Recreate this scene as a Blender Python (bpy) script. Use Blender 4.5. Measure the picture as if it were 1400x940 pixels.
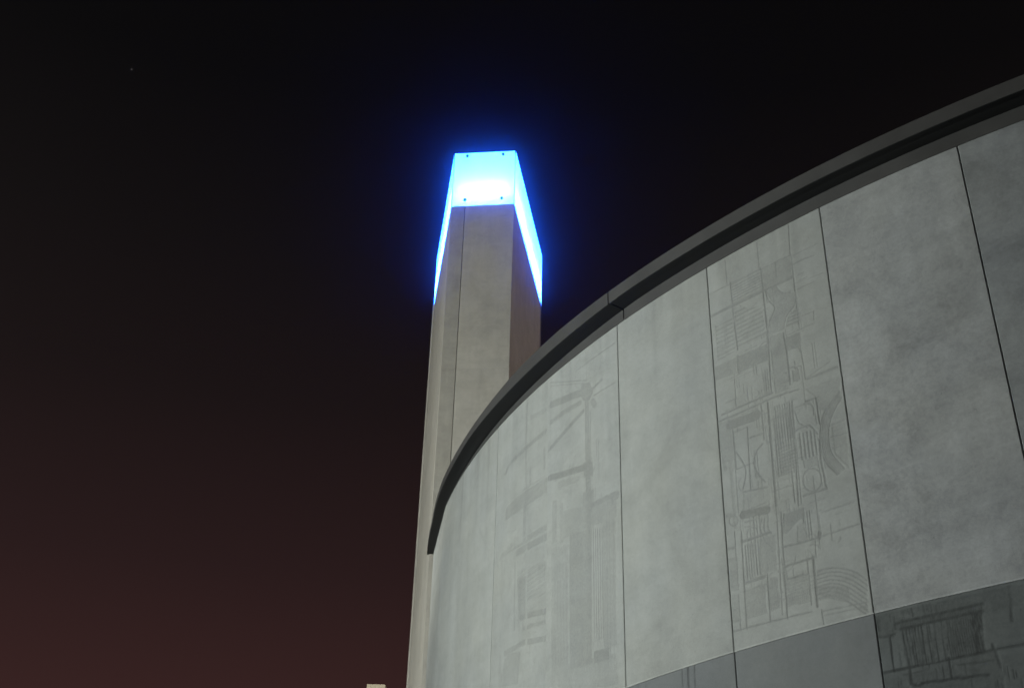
import bpy, math, random
import numpy as np
from mathutils import Vector, Matrix

# ---------------------------------------------------------------- camera
sc = bpy.context.scene
for o in list(bpy.data.objects):
    bpy.data.objects.remove(o)
COL = sc.collection
EYE = 1.6
cd = bpy.data.cameras.new("camera")
cd.sensor_width = 36.0
cd.lens = 36.0 * 1700 / 1400
cd.clip_start = 0.1
cd.clip_end = 6000
cam = bpy.data.objects.new("camera", cd)
COL.objects.link(cam)
cam.matrix_world = Matrix((( 0.999588, -0.028717, 0.0,       0),
                           (-0.015236, -0.530324, -0.847658, 0),
                           ( 0.024343,  0.847308, -0.530543, EYE),
                           (0, 0, 0, 1)))
sc.camera = cam

# ---------------------------------------------------------------- night sky
world = bpy.data.worlds.new("World")
sc.world = world
world.use_nodes = True
nt = world.node_tree
nt.nodes.clear()
out = nt.nodes.new("ShaderNodeOutputWorld")
bg = nt.nodes.new("ShaderNodeBackground")
tc = nt.nodes.new("ShaderNodeTexCoord")
sep = nt.nodes.new("ShaderNodeSeparateXYZ")
ramp = nt.nodes.new("ShaderNodeValToRGB")
nt.links.new(tc.outputs["Generated"], sep.inputs[0])
nt.links.new(sep.outputs["Z"], ramp.inputs[0])
nt.links.new(ramp.outputs[0], bg.inputs[0])
nt.links.new(bg.outputs[0], out.inputs[0])
cr = ramp.color_ramp
stops = [(0.0, (.150, .066, .046)), (.13, (.075, .030, .025)), (.26, (.040, .0170, .0160)), (.36, (.0225, .0112, .0112)),
         (.48, (.0104, .0066, .0066)), (.58, (.0060, .0046, .0046)), (.68, (.0028, .0025, .0026)), (1.0, (.0010, .0010, .0011))]
cr.elements[0].position = stops[0][0]; cr.elements[0].color = (*stops[0][1], 1)
cr.elements[1].position = stops[-1][0]; cr.elements[1].color = (*stops[-1][1], 1)
for p, c in stops[1:-1]:
    e = cr.elements.new(p); e.color = (*c, 1)
bg.inputs[1].default_value = 1.0

# the low reddish glow of the town behind the wall, as one dim sun
sd = bpy.data.lights.new("sun", 'SUN')
sd.energy = 0.9
sd.angle = math.radians(12)
sd.color = (1.0, .84, .78)
sun = bpy.data.objects.new("sun", sd)
COL.objects.link(sun)
saz, sel = math.radians(14), math.radians(14)      # towards +X
sdir = Vector((math.cos(saz) * math.cos(sel), math.sin(saz) * math.cos(sel), math.sin(sel)))
sun.rotation_euler = sdir.to_track_quat('Z', 'Y').to_euler()
sun.location = sdir * 60

sc.view_settings.view_transform = 'Standard'
sc.view_settings.look = 'None'
sc.view_settings.exposure = 0
sc.view_settings.gamma = 1
sc.cycles.max_bounces = 6
sc.cycles.volume_bounces = 0
sc.cycles.sample_clamp_indirect = 4.0

# ---------------------------------------------------------------- materials
def newmat(name):
    m = bpy.data.materials.new(name)
    m.use_nodes = True
    return m, m.node_tree, m.node_tree.nodes["Principled BSDF"]

def mapping(nt, scale, coord="Object"):
    t = nt.nodes.new("ShaderNodeTexCoord")
    mp = nt.nodes.new("ShaderNodeMapping")
    mp.inputs["Scale"].default_value = scale
    nt.links.new(t.outputs[coord], mp.inputs[0])
    return mp

def noise(nt, vec, scale, detail=6, rough=.6, dist=0):
    n = nt.nodes.new("ShaderNodeTexNoise")
    n.inputs["Scale"].default_value = scale
    n.inputs["Detail"].default_value = detail
    n.inputs["Roughness"].default_value = rough
    n.inputs["Distortion"].default_value = dist
    if vec is not None:
        nt.links.new(vec, n.inputs["Vector"])
    return n

def math_node(nt, op, a, b=None, c=None, clamp=False):
    n = nt.nodes.new("ShaderNodeMath"); n.operation = op; n.use_clamp = clamp
    for i, v in enumerate((a, b, c)):
        if v is None: continue
        if isinstance(v, (int, float)): n.inputs[i].default_value = v
        else: nt.links.new(v, n.inputs[i])
    return n.outputs[0]

def concrete(name, base, tint=(0, 0, 0), mott=.22, streak=.10, vscale=1.0, wear_light=.55, bump=.15):
    """cast concrete: big clouds, blotches, vertical streaks, fine grain, a per-vertex wear value in the relief"""
    m, nt, b = newmat(name)
    co = mapping(nt, (1, 1, 1)).outputs[0]
    oi = nt.nodes.new("ShaderNodeObjectInfo")
    sh = nt.nodes.new("ShaderNodeVectorMath"); sh.operation = 'ADD'
    comb = nt.nodes.new("ShaderNodeCombineXYZ")
    r9 = math_node(nt, 'MULTIPLY', oi.outputs["Random"], 37.0)
    for i in range(3): nt.links.new(r9, comb.inputs[i])
    nt.links.new(co, sh.inputs[0]); nt.links.new(comb.outputs[0], sh.inputs[1])
    v = sh.outputs[0]
    n1 = noise(nt, v, .55 * vscale, 5, .62, .6).outputs[0]
    n2 = noise(nt, v, 2.3 * vscale, 8, .68, .4).outputs[0]
    st = nt.nodes.new("ShaderNodeMapping"); st.inputs["Scale"].default_value = (4.5, 4.5, .28)
    nt.links.new(v, st.inputs[0])
    n3 = noise(nt, st.outputs[0], 1.0, 5, .6, .15).outputs[0]
    hz = nt.nodes.new("ShaderNodeMapping"); hz.inputs["Scale"].default_value = (.5, .5, 5.0)
    nt.links.new(v, hz.inputs[0])
    n5 = noise(nt, hz.outputs[0], 1.0, 7, .7, .3).outputs[0]
    n4 = noise(nt, v, 60, 4, .7).outputs[0]
    n6 = noise(nt, v, 9.0, 6, .75, .8).outputs[0]
    n7 = noise(nt, v, 24, 5, .75, .4).outputs[0]
    f = math_node(nt, 'MULTIPLY_ADD', math_node(nt, 'SUBTRACT', n1, .5), mott * 2.0, 1.0)
    f = math_node(nt, 'MULTIPLY_ADD', math_node(nt, 'SUBTRACT', n2, .5), mott * 2.2, f)
    f = math_node(nt, 'MULTIPLY_ADD', math_node(nt, 'SUBTRACT', n3, .5), streak * 3, f)
    f = math_node(nt, 'MULTIPLY_ADD', math_node(nt, 'SUBTRACT', n5, .5), mott * 1.3, f)
    f = math_node(nt, 'MULTIPLY_ADD', math_node(nt, 'SUBTRACT', n6, .5), mott * 1.5, f)
    f = math_node(nt, 'MULTIPLY_ADD', math_node(nt, 'SUBTRACT', n7, .5), mott * 1.5, f)
    f = math_node(nt, 'MULTIPLY_ADD', math_node(nt, 'SUBTRACT', n4, .5), .30, f)
    # scuffs, pale lime specks and dark pores
    ch = math_node(nt, 'GREATER_THAN', noise(nt, v, 7.0, 9, .8).outputs[0], .70)
    f = math_node(nt, 'MULTIPLY_ADD', ch, .10, f)
    pores = math_node(nt, 'GREATER_THAN', noise(nt, v, 17.0, 3, .5).outputs[0], .745)
    f = math_node(nt, 'MULTIPLY_ADD', pores, -.22, f)
    # darker weathered patches with soft broken edges
    pt = math_node(nt, 'MULTIPLY', math_node(nt, 'SUBTRACT', noise(nt, v, .8 * vscale, 9, .72, 1.2).outputs[0], .50), 7.0, clamp=True)
    f = math_node(nt, 'MULTIPLY_ADD', pt, -mott * .45, f)
    f = math_node(nt, 'ADD', f, mott * .16)
    rnd = math_node(nt, 'MULTIPLY_ADD', oi.outputs["Random"], .06, .97)
    f = math_node(nt, 'MULTIPLY', f, rnd)
    at = nt.nodes.new("ShaderNodeAttribute"); at.attribute_name = "wear_light"
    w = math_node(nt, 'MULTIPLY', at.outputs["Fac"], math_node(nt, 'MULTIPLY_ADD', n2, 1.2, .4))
    f = math_node(nt, 'MULTIPLY', f, math_node(nt, 'MULTIPLY_ADD', w, -wear_light, 1.0))
    # colour drifts a little between bluish and greenish grey
    mix = nt.nodes.new("ShaderNodeMix"); mix.data_type = 'RGBA'
    c = base
    mix.inputs["A"].default_value = (c[0] * 1.0, c[1] * 1.005, c[2] * .965, 1)
    mix.inputs["B"].default_value = (c[0] * .96, c[1] * 1.0, c[2] * 1.06, 1)
    nt.links.new(noise(nt, v, .9, 3, .5).outputs[0], mix.inputs["Factor"])
    vm = nt.nodes.new("ShaderNodeVectorMath"); vm.operation = 'SCALE'
    nt.links.new(mix.outputs["Result"], vm.inputs[0]); nt.links.new(f, vm.inputs["Scale"])
    nt.links.new(vm.outputs[0], b.inputs["Base Color"])
    b.inputs["Roughness"].default_value = .86
    b.inputs["Specular IOR Level"].default_value = .25
    bp = nt.nodes.new("ShaderNodeBump"); bp.inputs["Strength"].default_value = bump
    bp.inputs["Distance"].default_value = .012
    nt.links.new(math_node(nt, 'MULTIPLY_ADD', n2, .6, n4), bp.inputs["Height"])
    nt.links.new(bp.outputs[0], b.inputs["Normal"])
    return m

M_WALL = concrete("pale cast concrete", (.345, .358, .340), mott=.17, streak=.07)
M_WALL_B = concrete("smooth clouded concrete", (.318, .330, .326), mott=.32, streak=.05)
M_WALL_DIM = concrete("smooth bluish concrete dimmed", (.258, .272, .272), mott=.32, streak=.05)  # right-hand panels: falloff of the light put into a darker base colour
M_BASE = concrete("dark base concrete", (.186, .197, .197), mott=.14, streak=.04)
M_BASE_R = concrete("dark relief base concrete", (.125, .138, .136), mott=.30, streak=.06, wear_light=.75)
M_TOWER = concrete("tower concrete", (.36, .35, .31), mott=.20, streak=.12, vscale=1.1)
M_TOWER_LIT = concrete("tower flank lit concrete", (.43, .418, .368), mott=.14, streak=.22, vscale=.8)  # paler than the front: stronger light on this side put into the colour
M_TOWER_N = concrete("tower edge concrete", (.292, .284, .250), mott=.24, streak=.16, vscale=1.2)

def plain(name, col, rough=.6, metal=0.0, var=.25, scale=6, bump=.05):
    m, nt, b = newmat(name)
    v = mapping(nt, (1, 1, 1)).outputs[0]
    n = noise(nt, v, scale, 7, .65, .3).outputs[0]
    n2 = noise(nt, v, scale * 9, 4, .6).outputs[0]
    f = math_node(nt, 'MULTIPLY_ADD', math_node(nt, 'SUBTRACT', n, .5), var * 2, 1.0)
    f = math_node(nt, 'MULTIPLY_ADD', math_node(nt, 'SUBTRACT', n2, .5), var * .6, f)
    vm = nt.nodes.new("ShaderNodeVectorMath"); vm.operation = 'SCALE'
    vm.inputs[0].default_value = col
    nt.links.new(f, vm.inputs["Scale"]); nt.links.new(vm.outputs[0], b.inputs["Base Color"])
    b.inputs["Roughness"].default_value = rough
    b.inputs["Metallic"].default_value = metal
    bp = nt.nodes.new("ShaderNodeBump"); bp.inputs["Strength"].default_value = bump; bp.inputs["Distance"].default_value = .01
    nt.links.new(n2, bp.inputs["Height"]); nt.links.new(bp.outputs[0], b.inputs["Normal"])
    return m

M_COPE = plain("painted grey metal", (.068, .069, .067), .5, 0, .40, 1.3)
M_SOFFIT = plain("black painted metal", (.020, .021, .021), .6, 0, .3, 2.0)
M_CORE = plain("black joint backing", (.02, .02, .02), .9)
M_ASPH = plain("asphalt", (.05, .05, .052), .9, 0, .25, 3, .3)
M_STONE = plain("beige render", (.50, .43, .31), .85, 0, .15, 5)
M_STEEL = plain("galvanised steel", (.30, .31, .31), .45, .8, .15, 8)
M_BOLT = plain("dark bolt head", (.02, .05, .05), .5, .3)

def glass_mat():
    """back-lit opal panel: it lets the tubes' light through and glows a little itself"""
    m = bpy.data.materials.new("opal blue panel"); m.use_nodes = True
    nt = m.node_tree; nt.nodes.clear()
    o = nt.nodes.new("ShaderNodeOutputMaterial")
    tr = nt.nodes.new("ShaderNodeBsdfTranslucent"); tr.inputs[0].default_value = (.60, .85, .95, 1)
    df = nt.nodes.new("ShaderNodeBsdfDiffuse"); df.inputs[0].default_value = (.35, .5, .6, 1)
    em = nt.nodes.new("ShaderNodeEmission"); em.inputs[0].default_value = (.008, .100, 1.0, 1); em.inputs[1].default_value = 13.0
    mx = nt.nodes.new("ShaderNodeMixShader"); mx.inputs[0].default_value = .25
    ad = nt.nodes.new("ShaderNodeAddShader")
    nt.links.new(tr.outputs[0], mx.inputs[1]); nt.links.new(df.outputs[0], mx.inputs[2])
    nt.links.new(mx.outputs[0], ad.inputs[0]); nt.links.new(em.outputs[0], ad.inputs[1])
    nt.links.new(ad.outputs[0], o.inputs[0])
    return m
M_GLASS = glass_mat()
M_CLEAR = bpy.data.materials.new("clear acrylic"); M_CLEAR.use_nodes = True
_n = M_CLEAR.node_tree; _n.nodes.clear()
_o = _n.nodes.new("ShaderNodeOutputMaterial"); _t = _n.nodes.new("ShaderNodeBsdfTransparent")
_t.inputs[0].default_value = (.93, .97, .98, 1)
_n.links.new(_t.outputs[0], _o.inputs[0])

def emis(name, col, s):
    m = bpy.data.materials.new(name); m.use_nodes = True
    nt = m.node_tree; nt.nodes.clear()
    o = nt.nodes.new("ShaderNodeOutputMaterial"); e = nt.nodes.new("ShaderNodeEmission")
    e.inputs[0].default_value = (*col, 1); e.inputs[1].default_value = s
    nt.links.new(e.outputs[0], o.inputs[0])
    return m
M_TUBE = emis("blue lamp tube", (.36, .88, 1.0), 140.0)
M_STAR = emis("star light", (1, .95, .9), 3.5)

# ---------------------------------------------------------------- object helpers
def tag(o, label=None, cat=None, kind=None, group=None):
    if label: o["label"] = label
    if cat: o["category"] = cat
    if kind: o["kind"] = kind
    if group: o["group"] = group
    return o

def empty(name, loc=(0, 0, 0)):
    o = bpy.data.objects.new(name, None); o.location = loc; COL.objects.link(o); return o

def mesh_obj(name, verts, faces, mat, parent=None, wear_light=None, smooth=False):
    me = bpy.data.meshes.new(name)
    me.from_pydata([tuple(v) for v in verts], [], faces)
    me.materials.append(mat)
    if wear_light is not None:
        a = me.attributes.new("wear_light", 'FLOAT', 'POINT'); a.data.foreach_set("value", np.asarray(wear_light, dtype=np.float32))
    if smooth:
        me.polygons.foreach_set("use_smooth", [True] * len(me.polygons))
    me.update()
    o = bpy.data.objects.new(name, me); COL.objects.link(o)
    if parent is not None:
        o.parent = parent; o.matrix_parent_inverse = parent.matrix_world.inverted()
        if any(parent.location): o.location = -parent.location if False else o.location
    return o

def grid_obj(name, V, idx_faces, mat, parent, wear_light):
    """fast mesh from numpy arrays (all quads)"""
    me = bpy.data.meshes.new(name)
    nf = len(idx_faces)
    me.vertices.add(len(V)); me.vertices.foreach_set("co", V.astype(np.float32).ravel())
    me.loops.add(nf * 4); me.loops.foreach_set("vertex_index", idx_faces.astype(np.int32).ravel())
    me.polygons.add(nf); me.polygons.foreach_set("loop_start", np.arange(0, nf * 4, 4, dtype=np.int32))
    me.materials.append(mat)
    me.update(calc_edges=True)
    me.polygons.foreach_set("use_smooth", np.zeros(nf, bool))
    a = me.attributes.new("wear_light", 'FLOAT', 'POINT'); a.data.foreach_set("value", wear_light.astype(np.float32).ravel())
    me.validate()
    o = bpy.data.objects.new(name, me); COL.objects.link(o); o.parent = parent
    return o

def box_obj(name, x0, x1, y0, y1, z0, z1, mat, parent=None, bev=0.0):
    import bmesh
    bm = bmesh.new()
    bmesh.ops.create_cube(bm, size=1.0)
    for v in bm.verts:
        v.co = Vector((x0 + (v.co.x + .5) * (x1 - x0), y0 + (v.co.y + .5) * (y1 - y0), z0 + (v.co.z + .5) * (z1 - z0)))
    if bev:
        bmesh.ops.bevel(bm, geom=bm.edges[:], offset=bev, segments=2, affect='EDGES')
    me = bpy.data.meshes.new(name); bm.to_mesh(me); bm.free(); me.materials.append(mat)
    o = bpy.data.objects.new(name, me); COL.objects.link(o)
    if parent is not None: o.parent = parent
    return o

# cast relief of each panel: (line or field, [(metres along the panel, height)], width, strength, ribs)
RELIEF={1:[
('l',[(0.336,11.581),(0.337,11.182)],0.01,0.4,{}),
('l',[(0.391,11.19),(0.401,10.544)],0.014,0.5,{}),
('l',[(0.401,10.544),(0.423,10.117)],0.025,0.6,{}),
('l',[(0.879,11.609),(0.876,11.169)],0.01,0.35,{}),
('l',[(0.891,11.173),(0.904,10.111)],0.014,0.6,{}),
('l',[(0.906,10.794),(0.926,10.101)],0.01,0.4,{}),
('l',[(1.386,11.616),(1.36,11.134)],0.012,0.6,{}),
('l',[(1.372,11.128),(1.363,10.058)],0.012,0.6,{}),
('l',[(1.375,10.874),(1.389,10.09)],0.008,0.3,{}),
('l',[(0.028,11.171),(0.37,11.165),(1.36,11.134)],0.014,0.5,{}),
('l',[(-0.0,10.818),(0.894,10.8),(1.35,10.795)],0.045,0.55,{}),
('p',[(0.382,11.159),(0.893,11.137),(0.884,10.816),(0.39,10.826)],0,0.25,{'h':0.06,'d':'h'}),
('p',[(0.895,11.148),(1.366,11.132),(1.352,10.817),(0.896,10.811)],0,0.4,{}),
('l',[(1.127,11.136),(1.124,10.998),(1.125,10.905)],0.025,0.6,{}),
('l',[(1.386,11.11),(1.769,11.113)],0.01,0.3,{}),
('l',[(1.371,10.979),(1.536,10.977),(1.697,10.966)],0.02,0.4,{}),
('l',[(1.348,10.683),(1.796,10.647)],0.01,0.3,{}),
('l',[(0.933,10.781),(0.968,10.616),(1.048,10.46),(0.96,10.317),(0.907,10.143)],0.012,0.55,{}),
('l',[(1.096,10.782),(1.126,10.699),(1.207,10.615),(1.294,10.596)],0.025,0.5,{}),
('p',[(0.938,10.767),(1.11,10.764),(1.186,10.625),(1.356,10.556),(1.362,10.419),(1.214,10.278),(1.138,10.094),(0.916,10.117),(0.971,10.312),(1.055,10.463)],0,0.35,{}),
('l',[(1.369,10.483),(1.322,10.36),(1.214,10.278),(1.14,10.114)],0.02,0.6,{}),
('p',[(0.421,10.764),(0.849,10.582),(0.882,10.121),(0.412,10.123)],0,0.35,{'h':0.09,'d':'h'}),
('p',[(0.082,10.638),(0.385,10.632),(0.387,10.122),(0.088,10.1)],0,0.2,{'h':0.09,'d':'h'}),
('p',[(1.248,10.285),(1.392,10.306),(1.389,10.09),(1.172,10.1)],0,0.45,{'h':0.07,'d':'h'}),
('l',[(-0.003,10.074),(0.405,10.048),(1.011,10.052),(1.583,10.025)],0.05,-0.5,{}),
('l',[(1.584,10.035),(1.6,10.168)],0.01,0.4,{}),
('l',[(1.398,10.172),(1.6,10.168)],0.01,0.3,{}),
('l',[(1.171,9.992),(1.579,9.995)],0.01,0.4,{}),
('p',[(0.402,10.016),(0.892,9.996),(0.868,9.769),(0.403,9.764)],0,0.6,{}),
('l',[(0.414,10.011),(0.416,9.78)],0.05,0.5,{}),
('p',[(1.164,9.974),(1.378,9.955),(1.368,9.757),(1.168,9.769)],0,0.55,{}),
('l',[(1.172,9.906),(1.377,9.902)],0.01,0.3,{}),
('p',[(0.924,10.081),(1.145,10.058),(1.141,9.247),(0.925,9.251)],0,0.35,{}),
('l',[(0.904,10.111),(0.871,9.294)],0.018,0.6,{}),
('l',[(0.923,9.972),(0.908,9.3)],0.008,-0.4,{}),
('l',[(1.132,10.042),(1.153,9.764),(1.152,9.304)],0.028,0.85,{}),
('p',[(-0.006,10.031),(0.386,10.012),(0.367,9.802),(0.027,9.817)],0,0.45,{}),
('l',[(0.333,9.794),(0.321,9.307)],0.008,0.6,{}),
('l',[(0.082,9.291),(0.895,9.284)],0.018,0.6,{}),
('l',[(0.014,9.219),(0.468,9.206),(0.888,9.215),(1.262,9.188)],0.022,0.65,{}),
('l',[(1.173,9.524),(1.246,9.504),(1.282,9.448),(1.288,9.321)],0.018,0.5,{}),
('p',[(1.199,9.471),(1.271,9.452),(1.274,9.296),(1.202,9.315)],0,0.5,{}),
('l',[(1.353,9.784),(1.368,9.464),(1.372,9.277)],0.012,0.5,{}),
('l',[(1.4,9.296),(1.55,9.338),(1.718,9.382)],0.012,0.4,{}),
('l',[(1.398,9.277),(1.813,9.272)],0.03,0.45,{}),
('p',[(1.343,9.166),(1.844,9.129),(1.8,8.948),(1.58,8.776),(1.487,8.83),(1.477,8.993)],0,0.25,{}),
('l',[(0.205,9.112),(0.616,9.079)],0.14,0.6,{}),
('l',[(0.218,9.18),(0.544,9.155)],0.03,-0.3,{}),
('p',[(0.012,9.198),(0.205,9.174),(0.224,8.602),(0.037,8.63)],0,0.35,{}),
('l',[(0.038,9.062),(0.077,8.535)],0.05,0.3,{}),
('l',[(0.703,9.195),(0.702,8.707)],0.016,0.55,{}),
('l',[(0.763,9.192),(0.738,7.823)],0.035,-0.4,{}),
('l',[(0.806,9.175),(0.786,7.807)],0.03,0.65,{}),
('l',[(0.259,8.977),(0.468,8.968)],0.012,0.4,{}),
('l',[(0.247,8.981),(0.248,8.473)],0.012,0.6,{}),
('l',[(0.468,8.968),(0.437,8.118)],0.01,0.8,{}),
('l',[(0.252,8.713),(0.337,8.561),(0.387,8.414),(0.367,8.283),(0.323,8.171)],0.014,0.6,{}),
('l',[(0.674,8.658),(0.567,8.587),(0.52,8.455),(0.56,8.304),(0.665,8.151)],0.016,0.55,{}),
('l',[(0.498,8.804),(0.677,8.797)],0.02,0.6,{}),
('l',[(0.33,8.13),(0.69,8.076)],0.014,0.6,{}),
('p',[(0.328,8.111),(0.709,8.05),(0.707,7.833),(0.296,7.89)],0,0.2,{}),
('l',[(0.24,9.035),(0.228,7.893)],0.01,0.5,{}),
('l',[(0.169,8.908),(0.167,7.723)],0.05,0.2,{}),
('p',[(0.875,9.096),(1.174,9.071),(1.127,8.128),(0.85,8.165)],0,0.35,{'h':0.05,'d':'v'}),
('p',[(1.052,9.027),(1.147,9.02),(1.129,8.589),(1.034,8.585)],0,0.7,{'h':0.035,'d':'v'}),
('p',[(0.901,9.035),(1.072,9.009),(1.081,8.905),(0.911,8.92)],0,0.4,{}),
('p',[(0.88,8.543),(1.143,8.526),(1.141,8.161),(0.891,8.151)],0,0.45,{'h':0.06,'d':'h'}),
('l',[(1.15,9.06),(1.089,7.711)],0.016,0.7,{}),
('l',[(1.111,9.075),(1.087,8.585)],0.014,0.6,{}),
('l',[(1.145,8.545),(1.13,7.716)],0.012,0.6,{}),
('l',[(1.047,8.146),(1.044,7.762)],0.014,0.6,{}),
('l',[(1.337,8.987),(1.506,8.982)],0.018,0.7,{}),
('l',[(1.482,8.991),(1.492,8.632)],0.018,0.75,{}),
('l',[(1.444,8.976),(1.454,8.646)],0.01,0.4,{}),
('l',[(1.308,8.958),(1.388,8.937),(1.431,8.871),(1.429,8.773)],0.014,0.5,{}),
('l',[(1.169,8.932),(1.21,8.747),(1.321,8.637)],0.012,0.5,{}),
('l',[(1.158,8.657),(1.284,8.67),(1.363,8.651),(1.448,8.513)],0.02,0.6,{}),
('p',[(1.174,8.612),(1.416,8.583),(1.416,8.256),(1.194,8.257)],0,0.4,{'h':0.07,'d':'v'}),
('l',[(1.467,8.429),(1.452,8.15),(1.482,7.796)],0.025,0.6,{}),
('l',[(1.404,8.242),(1.432,7.84)],0.01,0.5,{}),
('l',[(1.17,7.805),(1.482,7.796)],0.02,0.65,{}),
('l',[(1.433,7.923),(1.417,7.871),(1.384,7.834),(1.34,7.816),(1.292,7.821),(1.245,7.848),(1.208,7.892),(1.187,7.948),(1.184,8.006),(1.201,8.058),(1.235,8.095),(1.279,8.113),(1.329,8.107),(1.375,8.079),(1.411,8.034),(1.431,7.978),(1.433,7.92)],0.014,0.45,{}),
('p',[(1.213,8.25),(1.413,8.238),(1.419,8.123),(1.22,8.134)],0,0.35,{}),
('l',[(1.8,8.948),(1.566,8.742),(1.475,8.455),(1.493,8.164),(1.636,7.921)],0.012,0.7,{}),
('l',[(1.803,8.929),(1.584,8.725),(1.498,8.456),(1.514,8.174),(1.656,7.929)],0.012,0.7,{}),
('l',[(1.806,8.91),(1.602,8.709),(1.521,8.458),(1.535,8.183),(1.676,7.937)],0.012,0.45,{}),
('l',[(1.808,8.892),(1.619,8.693),(1.544,8.459),(1.555,8.193),(1.696,7.945)],0.012,0.45,{}),
('l',[(1.811,8.873),(1.637,8.676),(1.567,8.461),(1.576,8.203),(1.716,7.953)],0.012,0.45,{}),
('l',[(1.813,8.854),(1.655,8.66),(1.59,8.462),(1.597,8.213),(1.736,7.961)],0.012,0.7,{}),
('l',[(1.612,8.56),(1.817,8.562)],0.012,0.5,{}),
('l',[(1.603,8.41),(1.822,8.389)],0.012,0.5,{}),
('l',[(1.613,8.264),(1.822,8.248)],0.01,0.4,{}),
('p',[(1.638,8.531),(1.821,8.522),(1.799,7.941),(1.641,8.179)],0,0.15,{}),
('l',[(0.291,7.844),(0.65,7.795)],0.1,0.65,{}),
('l',[(0.259,7.509),(0.668,7.504)],0.03,0.75,{}),
('l',[(0.304,7.745),(0.491,7.724)],0.012,0.5,{}),
('l',[(0.298,7.681),(0.484,7.66)],0.012,0.4,{}),
('l',[(0.195,7.666),(0.167,6.454)],0.07,-0.5,{}),
('l',[(0.145,7.677),(0.123,6.457)],0.014,0.55,{}),
('l',[(0.248,7.645),(0.215,6.451)],0.02,0.65,{}),
('l',[(0.208,7.795),(0.196,7.765),(0.169,7.75),(0.135,7.752),(0.102,7.771),(0.079,7.803),(0.074,7.839),(0.086,7.868),(0.113,7.884),(0.148,7.881),(0.18,7.861),(0.202,7.829),(0.207,7.794)],0.012,0.5,{}),
('l',[(0.388,7.803),(0.381,7.068)],0.012,0.35,{}),
('l',[(0.442,7.786),(0.433,7.053)],0.018,0.55,{}),
('l',[(0.485,7.773),(0.475,7.041)],0.012,0.5,{}),
('l',[(0.528,7.768),(0.525,7.425)],0.01,0.4,{}),
('p',[(0.501,7.46),(0.736,7.453),(0.715,7.036),(0.482,7.039)],0,0.35,{}),
('l',[(0.565,7.709),(0.531,7.59),(0.587,7.407),(0.672,7.309)],0.014,0.5,{}),
('l',[(0.609,7.714),(0.583,7.573),(0.632,7.43),(0.697,7.347)],0.012,0.45,{}),
('l',[(0.662,7.707),(0.637,7.575),(0.679,7.47)],0.012,0.4,{}),
('p',[(0.276,7.454),(0.408,7.451),(0.419,7.021),(0.257,7.022)],0,0.4,{'h':0.05,'d':'v'}),
('l',[(0.567,7.016),(0.555,6.448)],0.012,0.85,{}),
('l',[(0.514,7.013),(0.507,6.542)],0.05,-0.35,{}),
('l',[(0.85,8.117),(0.801,7.343),(0.762,6.453)],0.06,-0.5,{}),
('l',[(0.84,7.697),(0.789,6.429)],0.018,0.6,{}),
('l',[(0.799,8.087),(0.726,6.487)],0.014,0.5,{}),
('p',[(0.23,6.913),(0.531,6.91),(0.514,6.557),(0.233,6.559)],0,0.5,{}),
('p',[(0.23,6.744),(0.517,6.739),(0.514,6.557),(0.233,6.559)],0,0.35,{}),
('l',[(0.243,6.99),(0.534,6.998)],0.035,0.6,{}),
('l',[(0.248,6.934),(0.528,6.947)],0.02,-0.4,{}),
('p',[(-0.043,7.383),(0.166,7.348),(0.121,6.579),(-0.028,6.582)],0,0.35,{}),
('l',[(-0.027,6.59),(0.127,6.586)],0.04,0.5,{}),
('l',[(-0.053,6.936),(0.137,6.92)],0.04,-0.4,{}),
('l',[(-0.057,7.018),(0.144,6.999)],0.03,0.4,{}),
('l',[(-0.085,7.498),(0.121,7.473)],0.03,0.5,{}),
('l',[(-0.072,7.915),(0.16,7.897)],0.06,0.35,{}),
('p',[(0.569,6.935),(0.703,6.925),(0.706,6.578),(0.569,6.578)],0,0.45,{}),
('p',[(0.58,6.74),(0.713,6.739),(0.706,6.578),(0.573,6.577)],0,0.5,{'h':0.035,'d':'v'}),
('l',[(-0.031,6.472),(1.109,6.43)],0.014,0.65,{}),
('l',[(0.807,7.031),(1.205,7.032)],0.02,0.8,{}),
('l',[(0.841,6.879),(1.116,6.865)],0.018,0.7,{}),
('l',[(0.826,7.015),(0.841,6.879)],0.012,0.6,{}),
('l',[(1.128,7.044),(1.119,6.507)],0.014,0.7,{}),
('l',[(1.206,7.044),(1.192,6.468)],0.03,0.85,{}),
('l',[(0.814,7.276),(1.015,7.253),(1.267,7.251)],0.016,0.65,{}),
('l',[(1.259,7.236),(1.243,7.03)],0.012,0.6,{}),
('p',[(0.878,7.666),(1.163,7.66),(1.132,7.569),(0.902,7.421),(0.831,7.425)],0,0.65,{}),
('l',[(0.878,7.666),(0.821,7.337)],0.02,0.6,{}),
('l',[(1.143,7.657),(1.123,7.409),(1.177,7.286)],0.014,0.6,{}),
('p',[(1.136,7.604),(1.256,7.604),(1.232,7.252),(1.134,7.254)],0,0.35,{'h':0.05,'d':'v'}),
('p',[(1.04,7.47),(1.131,7.479),(1.152,7.24),(1.015,7.253)],0,0.4,{}),
('l',[(1.325,7.296),(1.318,7.245)],0.05,0.8,{}),
('l',[(1.271,7.25),(1.386,7.251),(1.824,7.255)],0.012,0.6,{}),
('l',[(1.381,7.529),(1.799,7.529)],0.012,0.45,{}),
('l',[(1.325,8.005),(1.323,7.279)],0.01,0.4,{}),
('p',[(0.816,6.868),(1.138,6.851),(1.124,6.548),(0.782,6.567)],0,0.35,{'h':0.05,'d':'h'}),
('p',[(0.811,6.705),(1.123,6.684),(1.124,6.548),(0.795,6.563)],0,0.5,{'h':0.035,'d':'v'}),
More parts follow.
